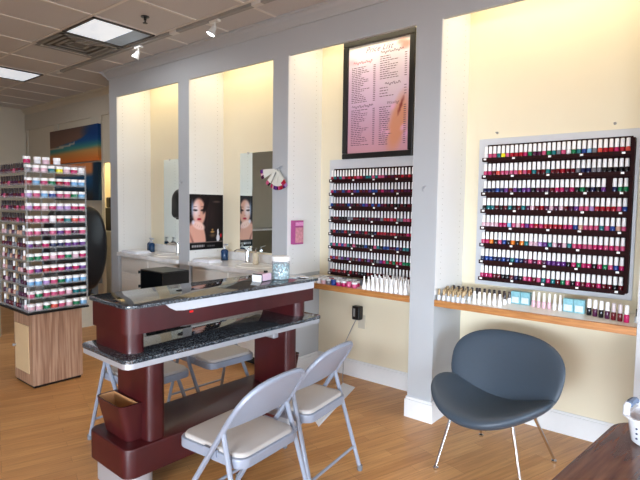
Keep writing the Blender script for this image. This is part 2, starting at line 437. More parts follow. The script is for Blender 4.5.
# poster of a woman on the side wall
SK = (214, 158, 140)
def woman(u, v):
    c = mixc((24, 18, 20), (46, 34, 34), blob(u, v, .62, .62, .35, .5, 0, 1))
    c = mixc(c, (34, 22, 24), blob(u, v, .27, .66, .36, .36, 0, .4))
    c = mixc(c, (52, 34, 34), blob(u, v, .52, .60, .05, .34, -.1, .8)*.7)
    c = mixc(c, SK, blob(u, v, .10, .20, .30, .34, .3, .3))             # shoulder
    c = mixc(c, (92, 50, 50), blob(u, v, .10, .12, .04, .30, .5, .8)*.6)
    c = mixc(c, SK, blob(u, v, .27, .68, .21, .27, .08, .2))            # face
    c = mixc(c, (236, 226, 236), blob(u, v, .19, .72, .14, .22, 0, .8)*.8)
    c = mixc(c, (150, 190, 236), blob(u, v, .08, .74, .05, .2, 0, .8)*.6)
    c = mixc(c, SK, blob(u, v, .34, .28, .12, .33, .3, .3))             # forearm
    c = mixc(c, (236, 196, 186), blob(u, v, .25, .44, .22, .085, -.25, .35))   # hand
    for k in range(4): c = mixc(c, (150, 92, 84), blob(u, v, .16+.06*k, .455-.018*k, .010, .035, -.5, .8)*.45)
    c = mixc(c, (216, 216, 240), blob(u, v, .10, .50, .05, .05, 0, .5)*.8)
    c = mixc(c, (40, 24, 26), blob(u, v, .16, .715, .085, .024, -.05, .5))     # lashes
    c = mixc(c, (40, 24, 26), blob(u, v, .37, .715, .07, .024, .08, .5))
    c = mixc(c, (96, 60, 54), blob(u, v, .15, .775, .085, .010, .08, .6)*.8)
    c = mixc(c, (96, 60, 54), blob(u, v, .37, .775, .065, .010, -.1, .6)*.8)
    c = mixc(c, (176, 110, 98), blob(u, v, .275, .615, .035, .014, 0, .7)*.8)  # nose
    c = mixc(c, (168, 24, 56), blob(u, v, .275, .552, .075, .026, 0, .4))      # lips
    c = mixc(c, (24, 14, 18), blob(u, v, .48, .82, .07, .22, -.5, .4))
    c = mixc(c, (196, 150, 90), blob(u, v, .67, .315, .085, .022, 0, .6))
    c = mixc(c, (196, 150, 90), blob(u, v, .67, .355, .035, .022, 0, .6))
    c = mixc(c, (120, 96, 70), blob(u, v, .67, .25, .12, .05, 0, .8)*.7)
    c = mixc(c, (104, 84, 78), blob(u, v, .80, .87, .15, .025, 0, .6)*.7)
    c = mixc(c, (214, 214, 224), blob(u, v, .84, .20, .055, .075, 0, .2))
    c = mixc(c, (232, 232, 238), blob(u, v, .84, .30, .026, .075, 0, .2))
    c = mixc(c, (180, 24, 40), blob(u, v, .93, .24, .035, .05, 0, .5))
    if v < .125:
        c = (14, 12, 14)
        if .045 < v < .085 and .06 < u < .42 and int(u*60) % 4 != 3: c = (150, 146, 146)
        if .05 < v < .075 and .5 < u < .74 and int(u*60) % 3 != 2: c = (92, 88, 90)
    elif v < .14: c = (120, 104, 100)
    return c
p = picture('poster', (-4.292, YF+.002, 1.025), (0, 1, 0), (0, 0, 1), .435, .575, 58, 76, woman, .003)
tag(p, 'glossy dark poster of a woman resting her chin on one hand', 'poster')

# ------------------------------------------------------------ recess: paintings and a cabinet
def beach(u, v):
    d = v-.10-.36*u
    if d > .28+.03*math.sin(9*u): c = mixc((112, 82, 66), (92, 70, 62), (v-.5)*2)
    else: c = mixc((30, 96, 110), (112, 82, 66), (d-.18)/.1)
    s = v+.35*(1-u)
    c2 = mixc((196, 104, 44), (176, 128, 72), (v-.05)/.25)
    c2 = mixc(c2, (58, 118, 110), (v-.24-.08*u)/.12)
    c2 = mixc(c2, (16, 66, 116), (v-.42)/.18)
    w = .62-.2*u+.25*u*u
    c = mixc(c2, c, (v-(.40+.62*u*u+.06*math.sin(6*u)))/.06)
    f = abs(v-(.47+.55*u*u*u))
    if u < .55 and f < .025: c = mixc(c, (206, 176, 146), .7)
    c = mixc(c, (14, 50, 100), blob(u, v, .98, .85, .35, .3, .3, .6)*.9)
    return c
p = picture('canvas_painting', (-8.33, YR-.0685, 2.085), (1, 0, 0), (0, 0, 1), 1.50, .50, 60, 26, beach, .048)
tag(p, 'wide canvas of an orange beach and blue sea at sunset, upper one', 'painting')
def beach2(u, v):
    c = mixc((44, 40, 40), (16, 70, 110), (v-.1)/.4); c = mixc(c, (200, 122, 70), (v-.62)/.15)
    return mixc(c, (20, 44, 62), (u-.86)/.05)
p = picture('canvas_painting', (-8.2, YR-.0685, 1.53), (1, 0, 0), (0, 0, 1), 1.365, .53, 30, 16, beach2, .048)
tag(p, 'canvas below the beach painting, orange over dark blue, partly behind the display stand', 'painting')
t = thing('base_cabinet', 'beige cabinet in the recess behind the black massage chair', 'cabinet', (-7.0, 3.785, 0))
obj('cabinet_body', bx(-.46, .46, -.075, .185, .0, 1.07), CAB, t)
obj('countertop', bx(-.47, .47, -.095, .19, 1.07, 1.10, bev=.004), MARB, t)
for s in (-1, 1): obj('door', bx(min(s*.02, s*.44), max(s*.02, s*.44), -.09, -.075, .08, 1.0, bev=.004), CAB, t)
t = thing('appliance', 'black box appliance on the cabinet in the far recess', 'appliance', (-7.02, 3.76, 1.10))
obj('body', bx(-.17, .16, -.06, .14, 0, .33, bev=.02), BLACK, t)
obj('lid', bx(-.02, .10, -.04, .08, .33, .48, bev=.02), BLACK, t)

# ------------------------------------------------------------ pedicure chairs
def pedicure(loc, label, rz=0):
    t = thing('pedicure_chair', label, 'chair', loc, rz, 'pedicure chairs behind the display stand')
    b = bm_new(); prism(b, rrect(-.55, .16, -.36, .36, .1, 6), 0, .36, bev=.04); obj('base', b, PEDC, t, True)
    b = bm_new(); prism(b, rrect(-.50, .10, -.26, .26, .08, 6), .36, .50, bev=.05); obj('seat', b, BLKV, t, True)
    b = bm_new()                                                # tall padded back
    def f(x, y, z): return (.06+z+.10*(y-.25)+.05*math.sin((y-.2)*2.6), x, y)
    pts = []
    for k in range(40):
        a = 2*PI*k/40; yy = .95+.51*math.copysign(abs(math.sin(a))**.7, math.sin(a))
        w = (.30+.05*math.sin((yy-.46)/1.02*PI))
        ca = math.cos(a); pts.append((w*math.copysign(abs(ca)**.4, ca), yy))
    prism(b, pts, -.02, .17, bev=.08, f=f); obj('backrest', b, BLKV, t, True)
    for s in (-1, 1):
        b = bm_new(); prism(b, rrect(-.42, .10, min(s*.28, s*.40), max(s*.28, s*.40), .05, 5), .50, .60, bev=.03); obj('armrest', b, PEDG, t, True)
        b = bm_new(); box(b, -.30, 0, min(s*.30, s*.38), max(s*.30, s*.38), .34, .51, bev=.01); obj('arm_support', b, PEDG, t)
    b = bm_new(); box(b, .30, .308, .13, .19, .66, .74); obj('care_tag', b, WCAP, t)
pedicure((-6.15, 2.76, 0), 'black high-backed massage chair between display stand and the recess')
pedicure((-6.75, 1.72, 0), 'massage chair with cream base at left edge behind display stand', PI)
t = thing('side_counter', 'long pale counter against the far left wall', 'counter', (-9.08, -1.6, 0))
obj('counter_body', bx(-.29, .25, -1.6, 1.6, 0, .88), mat('olive_laminate', (112, 104, 84), .5), t); obj('worktop', bx(-.30, .28, -1.62, 1.62, .88, .92, bev=.004), MARB, t)

# ------------------------------------------------------------ ceiling: lights, vent, track, sprinkler
def ceil_light(x0, y0, x1, y1, label, dim):
    t = thing('ceiling_light', label, 'ceiling light', ((x0+x1)/2, (y0+y1)/2, ZC), 0)
    w, d = (x1-x0)/2, (y1-y0)/2
    b = bm_new()
    for q in ((-w, w, -d, -d+.022), (-w, w, d-.022, d), (-w, -w+.022, -d, d), (w-.022, w, -d, d)): box(b, *q, -.016, 0)
    obj('frame', b, mat('dark_light_frame', (70, 68, 68), .5), t)
    e = d*.33 if dim else d
    obj('diffuser', bx(-w+.022, w-.022, -d+.022, (e if dim else d-.022), -.010, -.002), DIFF, t)
    if dim: obj('unlit_diffuser', bx(-w+.022, w-.022, e+.004, d-.022, -.010, -.002), DIM, t)
ceil_light(-4.79, 2.145, -4.215, 2.725, 'square ceiling light with one dim strip beside the air vent', True)
ceil_light(-7.17, 2.145, -6.595, 2.725, 'square ceiling light at the far left above display stand', False)
t = thing('air_vent', 'square louvred air vent in the ceiling beside the lit panel', 'vent', (-5.10, 2.435, ZC))
b = bm_new()
for k in range(4):
    s = .285-.062*k; z1 = -.022+.005*k
    for q in ((-s, s, -s, -s+.03), (-s, s, s-.03, s), (-s, -s+.03, -s, s), (s-.03, s, -s, s)):
        bb = bx(*q, z1, z1+.004); 
        me = bpy.data.meshes.new('x'); bb.to_mesh(me); bb.free(); b.from_mesh(me); bpy.data.meshes.remove(me)
obj('louvre', b, GREYM, t)
obj('vent_throat', bx(-.25, .25, -.25, .25, -.003, -.001), mat('vent_grey', (104, 102, 98), .7), t)
obj('frame', bx(-.29, .29, -.29, .29, -.0009, 0), GREYM, t)
t = thing('sprinkler', 'small ceiling sprinkler head between light and track', 'sprinkler', (-3.885, 2.42, ZC))
b = bm_new(); lathe(b, [(.035, 0), (.035, -.006), (.012, -.010), (.012, -.03)], 14); obj('escutcheon', b, BLACK, t, True)
b = bm_new(); lathe(b, [(.006, -.03), (.006, -.05), (.02, -.052), (.02, -.056)], 12); obj('deflector', b, BLACK, t)
t = thing('track_rail', 'long grey lighting track along the ceiling in front of the niches', 'lighting track', (0, 2.765, ZC))
obj('rail', bx(-6.28, 1.2, -.02, .02, -.03, -.006), GREYM, t)
for x in (-6.26, -3.97, -2.9): obj('joiner', bx(x-.05, x+.05, -.023, .023, -.034, -.006, bev=.003), WMET, t)
TRACKLIT = mat('lit_lamp_face', (235, 242, 255), .4, emit=14)
def spot(x, label, lit):
    t = thing('track_spotlight', label, 'spotlight', (x, 2.765, ZC-.034), 0, 'spotlights on the ceiling track')
    obj('adapter', bx(-.055, .055, -.018, .018, -.02, 0, bev=.003), WMET, t)
    b = bm_new(); tube(b, [(0, 0, -.02), (0, 0, -.055)], .007); obj('stem', b, WMET, t)
    b = bm_new(); lathe(b, [(.012, 0), (.022, -.01), (.024, -.03), (.036, -.06), (.037, -.072)], 16)
    M = Matrix.Translation((0, 0, -.05)) @ Matrix.Rotation(-.35, 4, 'X') @ Matrix.Rotation(.35, 4, 'Y')
    b.transform(M); obj('can', b, WMET, t, True)
    b = bm_new(); lathe(b, [(.031, -.0725), (.031, -.075)], 16); b.transform(M); obj('lamp_face', b, TRACKLIT if lit else GREYM, t)
spot(-4.56, 'unlit white spotlight on the track beside the square ceiling light', False)
spot(-3.41, 'glowing white spotlight on the ceiling track above the poster niche', True)

# ------------------------------------------------------------ wall ledges
def ledge(a, c, label):
    t = thing('wall_ledge', label, 'shelf', ((a+c)/2, YB, .867)); w = (c-a)/2-.002
    obj('shelf_board', bx(-w, w, YF+.022-YB, 0, -.042, 0), SHELF, t)
    obj('edge_strip', bx(-w, w, YF-.004-YB, YF+.022-YB, -.043, .0005, bev=.002), OAK, t)
ledge(*NICHES[2], 'oak-edged wall ledge under the price list rack, left of the pillar')
ledge(*NICHES[3], 'long oak-edged wall ledge behind the blue chair')

# ------------------------------------------------------------ polish bottles
PAL = {'red': (160, 20, 38), 'dark red': (92, 12, 26), 'pink': (196, 78, 118), 'hot pink': (182, 32, 92), 'pale pink': (222, 182, 194), 'coral': (214, 80, 68), 'orange': (236, 128, 44), 'yellow': (236, 226, 40), 'green': (18, 118, 74), 'teal': (24, 110, 116), 'light blue': (120, 176, 218), 'blue': (34, 66, 140), 'navy': (24, 30, 72), 'purple': (96, 44, 122), 'lilac': (176, 140, 196), 'black': (16, 14, 20), 'plum': (74, 22, 58), 'grey': (120, 120, 128), 'nude': (206, 160, 140), 'brown': (96, 60, 44), 'white': (232, 230, 232), 'clear': (214, 218, 222)}
POL = {k: mat('polish_'+k.replace(' ', '_'), v, .16, var=.08, scale=60) for k, v in PAL.items()}
def pick(s):
    w = [x.split('*') for x in s.split(',')]
    return rnd.choices([x[0] for x in w], [float(x[1]) if len(x) > 1 else 1 for x in w])[0]
M_BODY = mesh_of('polish_body', lambda b: lathe(b, [(.0120, 0), (.0138, .003), (.0138, .039), (.011, .045), (.006, .047)], 10))
M_CAP = mesh_of('polish_cap', lambda b: lathe(b, [(.0112, .046), (.0118, .049), (.0106, .096), (.008, .098)], 10))
M_SBODY = mesh_of('slim_body', lambda b: lathe(b, [(.0112, 0), (.0124, .003), (.0124, .036), (.009, .042), (.006, .044)], 10))
M_SCAP = mesh_of('slim_cap', lambda b: lathe(b, [(.0082, .043), (.0084, .046), (.0066, .095), (.005, .097)], 10))
def rack(name, label, x0, x1, z0, z1, rails, rx0, rx1):
    t = thing(name, label, 'polish rack', ((x0+x1)/2, YB, z0)); cx = (x0+x1)/2
    obj('back_panel', bx(x0-cx, x1-cx, -.02, 0, 0, z1-z0, bev=.003), PANEL, t)
    inner = obj('backing_board', bx(rx0-cx+.02, rx1-cx, -.026, -.02, rails[-1]-.02-z0, rails[0]+.10-z0), DARKM, t)
    for i, z in enumerate(rails):
        b = bm_new(); box(b, rx0-cx, rx1-cx, -.066, -.026, z-.020-z0, z-.011-z0); box(b, rx0-cx, rx1-cx, -.072, -.066, z-.019-z0, z+.007-z0)
        r = obj('shelf_rail', b, DARKM, t)
        n = 5
        for k in range(n):
            x = rx0+.02+(rx1-rx0-.06)*k/(n-1)+rnd.uniform(-.02, .02)*(0 < k < n-1)-cx
            obj('price_sticker', bx(x-.009, x+.009, -.0728, -.0718, z-.010-z0, z+.002-z0), WCAP, r)
    return t
RZ = [1.845-.1205*k for k in range(8)]
t = rack('polish_rack', 'wide silver wall rack of polish bottles on dark rails above blue chair', -1.45, -.458, .945, 1.99, RZ, -1.405, -.495)
b = bm_new(); box(b, -.495+.954, -.478+.954, -.075, -.02, .048, .985); obj('side_board', b, DARKM, t)
for x in (-1.33, -.60):
    b = bm_new(); lathe(b, [(.004, -.03), (.004, -.006), (.009, -.004), (.009, 0)], 8, axis='y', c=(x, YB, 2.03))
    tag(obj('wall_screw', b, GREYM), 'small screw in the wall above the %s end of the wide silver rack' % ('left' if x < -1 else 'right'), 'screw')
ROW1 = 'white pink pink teal yellow pink red red red hot_pink green plum plum pink green teal grey pink white green teal blue light_blue grey coral red red hot_pink red coral'.split()
RP = [None, ['pink*2,coral,hot pink,dark red,teal', 'dark red*2,red,pale pink,teal', 'black*2,navy,grey'],
      ['navy*2,purple,blue,pink,dark red', 'black,hot pink*2,plum,purple,dark red', 'purple,navy,black*3,green'],
      ['teal*2,blue,dark red,black', 'plum*2,dark red*2,red,pale pink', 'red*2,pink*2,blue,lilac,purple'],
      ['hot pink,pink,pale pink,light blue,teal', 'blue,purple,red*2,hot pink*2', 'pink*2,hot pink,blue,teal,nude'],
      ['orange,pink*2,black,blue,hot pink', 'pale pink,lilac,purple,plum,teal,pink', 'pink*2,hot pink*3,navy,green'],
      ['red,navy*2,blue*2,teal', 'purple*2,plum,navy,pink,black', 'pink,hot pink,green,blue,brown,black*2'],
      ['hot pink,dark red*2,black,navy', 'pink,green,teal,dark red,hot pink', 'black,red*2,hot pink*2,dark red*2,grey']]
NB = 30
for r, z in enumerate(RZ):
    for k in range(NB):
        if r == 2 and k == 26: continue
        x = -1.405+.018+(.91-.04)*k/(NB-1)
        c = ROW1[k].replace('_', ' ') if r == 0 else pick(RP[r][min(2, k*3//NB)])
        o = inst('polish_bottle', M_BODY, POL[c], (x, YB-.046, z-.0107), rz=rnd.uniform(0, 3))
        inst('cap', M_CAP, WCAP, (0, 0, 0), o)
        tag(o, '%s polish bottle, %s from left, %s shelf down, rack above blue chair' % (c, ORD[k], ORD[r]), 'nail polish', 'polish bottles on the wide rack above the blue chair')
LZ = [1.724-.1165*k for k in range(8)]
rack('polish_rack', 'narrower wall rack of slim white-capped bottles below the price list', -2.82, -1.80, .90, 1.905, LZ, -2.785, -1.83)
LP = ['red,pink*2,dark red*2,plum,teal', 'purple,blue,dark red,hot pink,plum', 'blue,purple,plum*2,dark red*2,black', 'plum,dark red,black*2,grey', 'navy,black*2,plum,red', 'teal,pink,black*2,blue', 'black,purple,grey,dark red,red', 'red,dark red*3,black']
LPR = ['plum,dark red*2,red', 'purple,plum*2,dark red', 'dark red,black', 'pink,grey,red', 'red*2,hot pink,dark red', 'teal,blue,plum', 'hot pink,green,red', 'dark red,white']
NL = 31
for r, z in enumerate(LZ):
    for k in range(NL):
        x = -2.785+.016+(.955-.032)*k/(NL-1)
        if x > -1.93: continue
        c = pick(LP[r] if k < NL*.55 else LPR[r])
        o = inst('slim_polish_bottle', M_SBODY, POL[c], (x, YB-.046, z-.0107), rz=rnd.uniform(0, 3))
        inst('cap', M_SCAP, WCAP, (0, 0, 0), o)
        tag(o, 'slim %s polish bottle, %s from left, %s shelf down, rack under price list' % (c, ORD[k], ORD[r]), 'nail polish', 'slim bottles on the rack under the price list')

# ledge items
M_GCAP = mesh_of('tall_cap', lambda b: lathe(b, [(.0086, .036), (.0088, .074), (.007, .077)], 10))
M_LB = mesh_of('little_body', lambda b: lathe(b, [(.0122, 0), (.0132, .003), (.0132, .029), (.008, .036), (.005, .038)], 10))
ZL = .8675
def little(x, y, body, cap, label, group, name='sample_bottle', cm=M_GCAP):
    o = inst(name, M_LB, body, (x, y, ZL)); inst('cap', cm, cap, (0, 0, 0), o)
    tag(o, label, 'bottle', group); return o
DCAP = mat('dark_cap', (46, 36, 40), .3)
for i in range(4):
    for k in range(6):
        little(-1.535+.034*k-.004*i+(.017 if i % 2 else 0), 3.178+.075*i, POL['clear'], GOLD if i < 3 else DCAP, '%s-capped clear bottle, %s from left, %s row back, beside pillar on right ledge' % ('gold' if i < 3 else 'dark', ORD[k], ORD[i]), 'clear bottles beside the pillar on the right ledge')
for i in range(3):
    for k in range(7):
        y = 3.25+.075*i
        x = -1.315+.034*k-.012*i+(.017 if i % 2 else 0)
        if x > -1.135: continue
        little(x, y, WCAP, DCAP if i else WCAP, '%s bottle, %s from left, %s row back, between gold-capped bottles and teal boxes' % ('dark-capped white' if i else 'all-white', ORD[k], ORD[i]), 'white bottles between gold caps and teal boxes')
TEALB = mat('teal_card', (124, 178, 188), .45, var=.45, scale=55)
def teal_box(x, y, label, n):
    t = thing('teal_box', label, 'box', (x, y, ZL), 0, 'teal boxes on the right ledge')
    obj('carton', bx(-.030, .030, -.022, .022, 0, .082, bev=.002), TEALB, t)
    obj('window_panel', bx(-.022, .022, -.0232, -.0215, .008, .046), mat('pale_label', (206, 216, 226), .4, var=.2, scale=60), t)
for k, x in enumerate((-1.095, -1.033)):
    teal_box(x, 3.42, '%s' % ('teal box next to the white bottles, leftmost of the teal boxes' if k == 0 else 'teal box second from left, just left of the white pink-based bottles'), k)
for k in range(6):
    o = inst('sample_bottle', M_SBODY, POL['pale pink' if k < 4 else 'white'], (-.975+.033*k, 3.385-.004*k, ZL)); inst('cap', M_SCAP, WCAP, (0, 0, 0), o)
    tag(o, 'tall white-capped bottle, %s of six between the two pairs of teal boxes' % ORD[k], 'bottle', 'white bottles between the teal boxes')
for k, x in enumerate((-.762, -.700)):
    teal_box(x, 3.375, '%s' % ('teal box just right of the six tall white-capped bottles' if k == 0 else 'rightmost teal box, beside the dark polish bottles'), k)
for k, c in enumerate(('black', 'plum', 'black', 'plum', 'dark red', 'dark red', 'hot pink')):
    o = inst('polish_bottle', M_BODY, POL[c], (-.643+.034*k, 3.345-.012*k, ZL)); inst('cap', M_CAP, WCAP if k not in (4, 5) else mat('striped_cap', (206, 196, 200), .3), (0, 0, 0), o)
    tag(o, '%s polish bottle on the right ledge, %s of seven right of the teal boxes' % (c, ORD[k]), 'nail polish', 'dark bottles at right end of ledge')
o = little(-.392, 3.31, POL['clear'], DCAP, 'single clear bottle with dark cap at far right end of ledge', None)
# left ledge: jars and clear top-coat bottles
M_JAR = mesh_of('jar_body', lambda b: lathe(b, [(.019, 0), (.0215, .003), (.0215, .026), (.019, .030)], 12))
M_LID = mesh_of('jar_lid', lambda b: lathe(b, [(.0225, .030), (.0228, .032), (.0228, .043), (.021, .045)], 12))
jc = ['white', 'pale pink', 'grey', 'blue', 'hot pink', 'hot pink', 'pink']
for i in range(3):
    for k in range(8):
        c = (jc+['pink'])[k] if i == 0 else pick('grey,hot pink,red,pink,white,purple')
        o = inst('glitter_jar', M_JAR, POL[c], (-2.605+.051*k-.02*i, 3.185+.065*i, ZL))
        inst('lid', M_LID, POL['clear'] if (k+i) % 3 else POL[c], (0, 0, 0), o)
        tag(o, '%s glitter jar, %s from left, %s row of left ledge' % (c, ORD[k], ('front', 'middle', 'back')[i]), 'jar', 'glitter jars on the left ledge')
M_CONE = mesh_of('cone_body', lambda b: lathe(b, [(.0155, 0), (.0170, .004), (.0150, .03), (.008, .056), (.005, .062)], 12))
M_CCAP = mesh_of('cone_cap', lambda b: lathe(b, [(.0072, .061), (.0058, .098), (.004, .10)], 10))
for i in range(3):
    for k in range(10):
        x = -2.165+.040*k+(.02 if i % 2 else 0)
        if x > -1.79: continue
        o = inst('top_coat_bottle', M_CONE, WCAP, (x, 3.195+.075*i, ZL)); inst('cap', M_CCAP, WCAP, (0, 0, 0), o)
        tag(o, 'tapered white bottle, %s from left, %s row back, on left ledge' % (ORD[k], ORD[i]), 'bottle', 'tapered white bottles on the left ledge')

# ------------------------------------------------------------ price list
def plist(u, v):
    c = mixc((190, 150, 190), (222, 206, 226), v*1.1)
    c = mixc(c, (232, 232, 240), (v-.72)/.25)
    c = mixc(c, (206, 196, 206), blob(u, v, .75, .7, .3, .4, 0, .8)*.6)
    c = mixc(c, (206, 150, 150), (.45-v)/.5*.8)
    c = mixc(c, (212, 140, 96), blob(u, v, .82, .25, .16, .34, -.42, .5)*.75)
    c = mixc(c, (120, 48, 50), blob(u, v, .86, .40, .025, .12, -.5, .6)*.9)
    for a, q in ((.86, .955), (.93, .935), (.91, .91)): c = mixc(c, (240, 150, 140), blob(u, v, a, q, .09, .035, 0, .6)*.8)
    for a, q in ((.58, .20), (.66, .17), (.90, .21), (.94, .15), (.74, .40)): c = mixc(c, (226, 170, 206), blob(u, v, a, q, .06, .035, .4, .6)*.8)
    for a, q in ((.10, .84), (.05, .86)): c = mixc(c, (240, 176, 196), blob(u, v, a, q, .1, .04, 0, .9)*.6)
    return c
px0, px1, pz0, pz1 = -2.678, -1.988, 1.905, 2.893
t = thing('price_list', 'tall black-framed pink price list poster hung above the narrower rack', 'sign', ((px0+px1)/2, YB, pz0)); w = (px1-px0)/2; H = pz1-pz0
b = bm_new()
for q in ((-w, w, 0, .046), (-w, w, H-.046, H), (-w, -w+.046, .046, H-.046), (w-.046, w, .046, H-.046)): box(b, q[0], q[1], -.035, 0, q[2], q[3], bev=.006)
obj('frame', b, SATIN, t)
sh = picture('printed_sheet', (-w+.04, -.012, .04), (1, 0, 0), (0, 0, 1), 2*w-.08, H-.08, 40, 56, plist, .008, t)
iw, ih = 2*w-.10, H-.10
INK = mat('dark_ink', (92, 66, 84), .6); INKR = mat('rose_ink', (206, 92, 110), .6)
def strip_rows(u0, u1, v1, v0, n, pu):
    b = bm_new(); b2 = bm_new()
    for k in range(n):
        v = v1-(v1-v0)*k/max(1, n-1); L = (u1-u0)*rnd.uniform(.45, 1)
        u = u0
        while u < u0+L:
            wd = rnd.uniform(.02, .06)
            box(b, -w+.05+iw*u, -w+.05+iw*min(u+wd, u0+L), -.0132, -.0118, .05+ih*v, .05+ih*v+.0055); u += wd+.012
        box(b2, -w+.05+iw*pu, -w+.05+iw*(pu+.035), -.0132, -.0118, .05+ih*v, .05+ih*v+.0055)
    return b, b2
for q in ((.05, .36, .80, .475, 20, .42), (.53, .86, .86, .66, 11, .92), (.53, .80, .575, .50, 4, .92), (.05, .36, .40, .07, 20, .42), (.53, .74, .40, .06, 19, .92)):
    A_, B_ = strip_rows(*q); obj('price_lines', A_, INK, t); obj('price_column', B_, INK, t)
def words(s, u, v, size, m):
    cu = bpy.data.curves.new('w', 'FONT'); cu.body = s; cu.size = size; cu.shear = .45; cu.align_x = 'CENTER'; cu.space_character = 1.1
    o = bpy.data.objects.new('w', cu); C.objects.link(o); dg = bpy.context.evaluated_depsgraph_get()
    me = bpy.data.meshes.new_from_object(o.evaluated_get(dg)); bpy.data.objects.remove(o)
    me.materials.append(m)
    k = bpy.data.objects.new('heading', me); C.objects.link(k); k.parent = t
    k.location = (-w+.05+iw*u, -.0128, .05+ih*v); k.rotation_euler = (PI/2, 0, 0)
for wd_, uu in (('Price', .40), ('List', .64)): words(wd_, uu, .925, .062, mat('violet_ink', (96, 70, 120), .6))
def squiggle(u0, u1, v, m):
    b = bm_new(); pts = []
    n = int((u1-u0)*80)
    for k in range(n+1):
        f = k/n; pts.append((-w+.05+iw*(u0+(u1-u0)*f), -.013, .05+ih*v+.010*math.sin(k*1.9)+.006*math.sin(k*.8)))
    tube(b, pts, .0022, 5); obj('heading', b, m, t)
squiggle(.08, .40, .845, INKR); squiggle(.54, .90, .90, INK); squiggle(.62, .86, .61, INK); squiggle(.06, .42, .435, INK); words('Waxing', .74, .425, .034, INK)

# hooks on the pillars, sample fans, brochure box
def hook(x, z, label, y=YF):
    b = bm_new(); lathe(b, [(.012, 0), (.012, -.004)], 10, axis='y', c=(0, 0, 0)); tube(b, [(0, -.003, 0), (0, -.02, -.004), (0, -.032, -.018), (0, -.026, -.03), (0, -.014, -.028)], .004)
    tag(obj('wall_hook', b, SILV, None, True, (x, y, z)), label, 'hook')
hook(-4.415, 1.73, 'small metal hook on the pillar right of the leftmost niche')
hook(-1.655, 1.64, 'small metal hook on the pillar right of the price list')
hook(-3.01, 1.825, 'metal hook carrying the nail sample fans')
TIPC = ['hot pink', 'red', 'pale pink', 'plum', 'purple', 'lilac', 'black', 'pink']
def fan(label, angs, L, dy, ro=0):
    t = thing('nail_sample_fan', label, 'sample fan', (-3.01, YF-.022-dy, 1.80), 0, 'nail sample fans on the pillar hook')
    t.scale = (1.3, 1, 1.3)
    b = bm_new(); lathe(b, [(.008, -.004), (.008, .004)], 10, axis='y'); obj('ring', b, SILV, t)
    for i, a in enumerate(angs):
        d = Vector((math.sin(a), 0, -math.cos(a))); s = Vector((math.cos(a), 0, math.sin(a)))
        def bl(l0, l1, w0, w1, th, mm, nm, par):
            b = bm_new(); vs = []
            yo = -.0016*(i % 5)
            for yy in (yo-th/2, yo+th/2):
                for l, ww in ((l0, -w0), (l0, w0), (l1, w1), (l1, -w1)): vs.append(b.verts.new(d*l+s*ww+Vector((0, yy, 0))))
            for f in ((0, 1, 2, 3), (7, 6, 5, 4), (0, 4, 5, 1), (1, 5, 6, 2), (2, 6, 7, 3), (3, 7, 4, 0)): b.faces.new([vs[j] for j in f])
            return obj(nm, b, mm, par)
        st = bl(.002, L, .005, .013, .0016, mat('pale_plastic_stick', (226, 226, 216), .3), 'stick', t)
        bl(L, L+.026, .013, .010, .003, POL[TIPC[(i+ro) % len(TIPC)]], 'painted_tip', st)
fan('spread fan of nail samples hanging down from the pillar hook', [-.50+.085*k for k in range(14)], .108, .012)
fan('nail sample fan swung out to the left from the pillar hook', [-1.42, -1.32, -1.22, -1.5], .125, .030, 1)
fan('nail sample fan with red and dark tips in front of the others', [-.62, -.72, .62, .74], .10, .044, 6)
t = thing('brochure_box', 'small pink and purple brochure box on the white niche side wall', 'box', (-2.936, 3.255, 1.165))
obj('carton', bx(0, .05, -.055, .055, 0, .205, bev=.003), mat('magenta_card', (168, 70, 130), .4, var=.25, scale=25), t)
obj('front_print', bx(.0495, .0512, -.05, .05, .015, .145), mat('pink_photo', (206, 140, 150), .4, var=.5, scale=38), t)
obj('title_band', bx(.0495, .0515, -.05, .05, .16, .19), mat('pink_title', (226, 150, 196), .4, var=.3, scale=60), t)
# outlet, adapter, cord
t = thing('power_outlet', 'beige wall outlet below the left ledge', 'outlet', (-2.455, YB, .50))
obj('cover_plate', bx(-.036, .036, -.006, 0, -.06, .06, bev=.002), mat('beige_plate', (200, 194, 176), .4), t)
t = thing('power_adapter', 'black power adapter plugged into the wall below left ledge', 'adapter', (-2.475, YB-.006, .55))
obj('housing', bx(-.045, .035, -.06, 0, -.03, .09, bev=.01), BLACK, t)
obj('socket_face', bx(-.03, -.008, -.0615, -.0595, 0, .07, bev=.002), GREYM, t)
b = bm_new(); tube(b, [(-2.49, YB-.03, .525), (-2.53, YB-.035, .45), (-2.585, YB-.05, .32), (-2.60, YB-.07, .2), (-2.575, YB-.10, .08), (-2.55, YB-.14, .012), (-2.50, 3.40, .008)], .0035, 6)
b.transform(Matrix.Translation((2.475, -(YB-.006), -.55))); obj('power_cord', b, mat('grey_cord', (150, 150, 152), .5), t, True)['label'] = 'thin grey cord'
b = bm_new()
V = [(-2.20, 2.66), (-2.11, 2.60), (-2.355, 3.37), (-2.495, 3.39)]
prism(b, V, .0005, .006, f=lambda x, y, z: (x, y, z)); prism(b, [(-2.18, 2.68), (-2.125, 2.635), (-2.36, 3.34), (-2.47, 3.36)], .006, .010)
tag(obj('floor_strip', b, mat('white_paper_board', (226, 228, 234), .5)), 'long flat white strip lying on the wood floor behind folding chairs', 'strip')

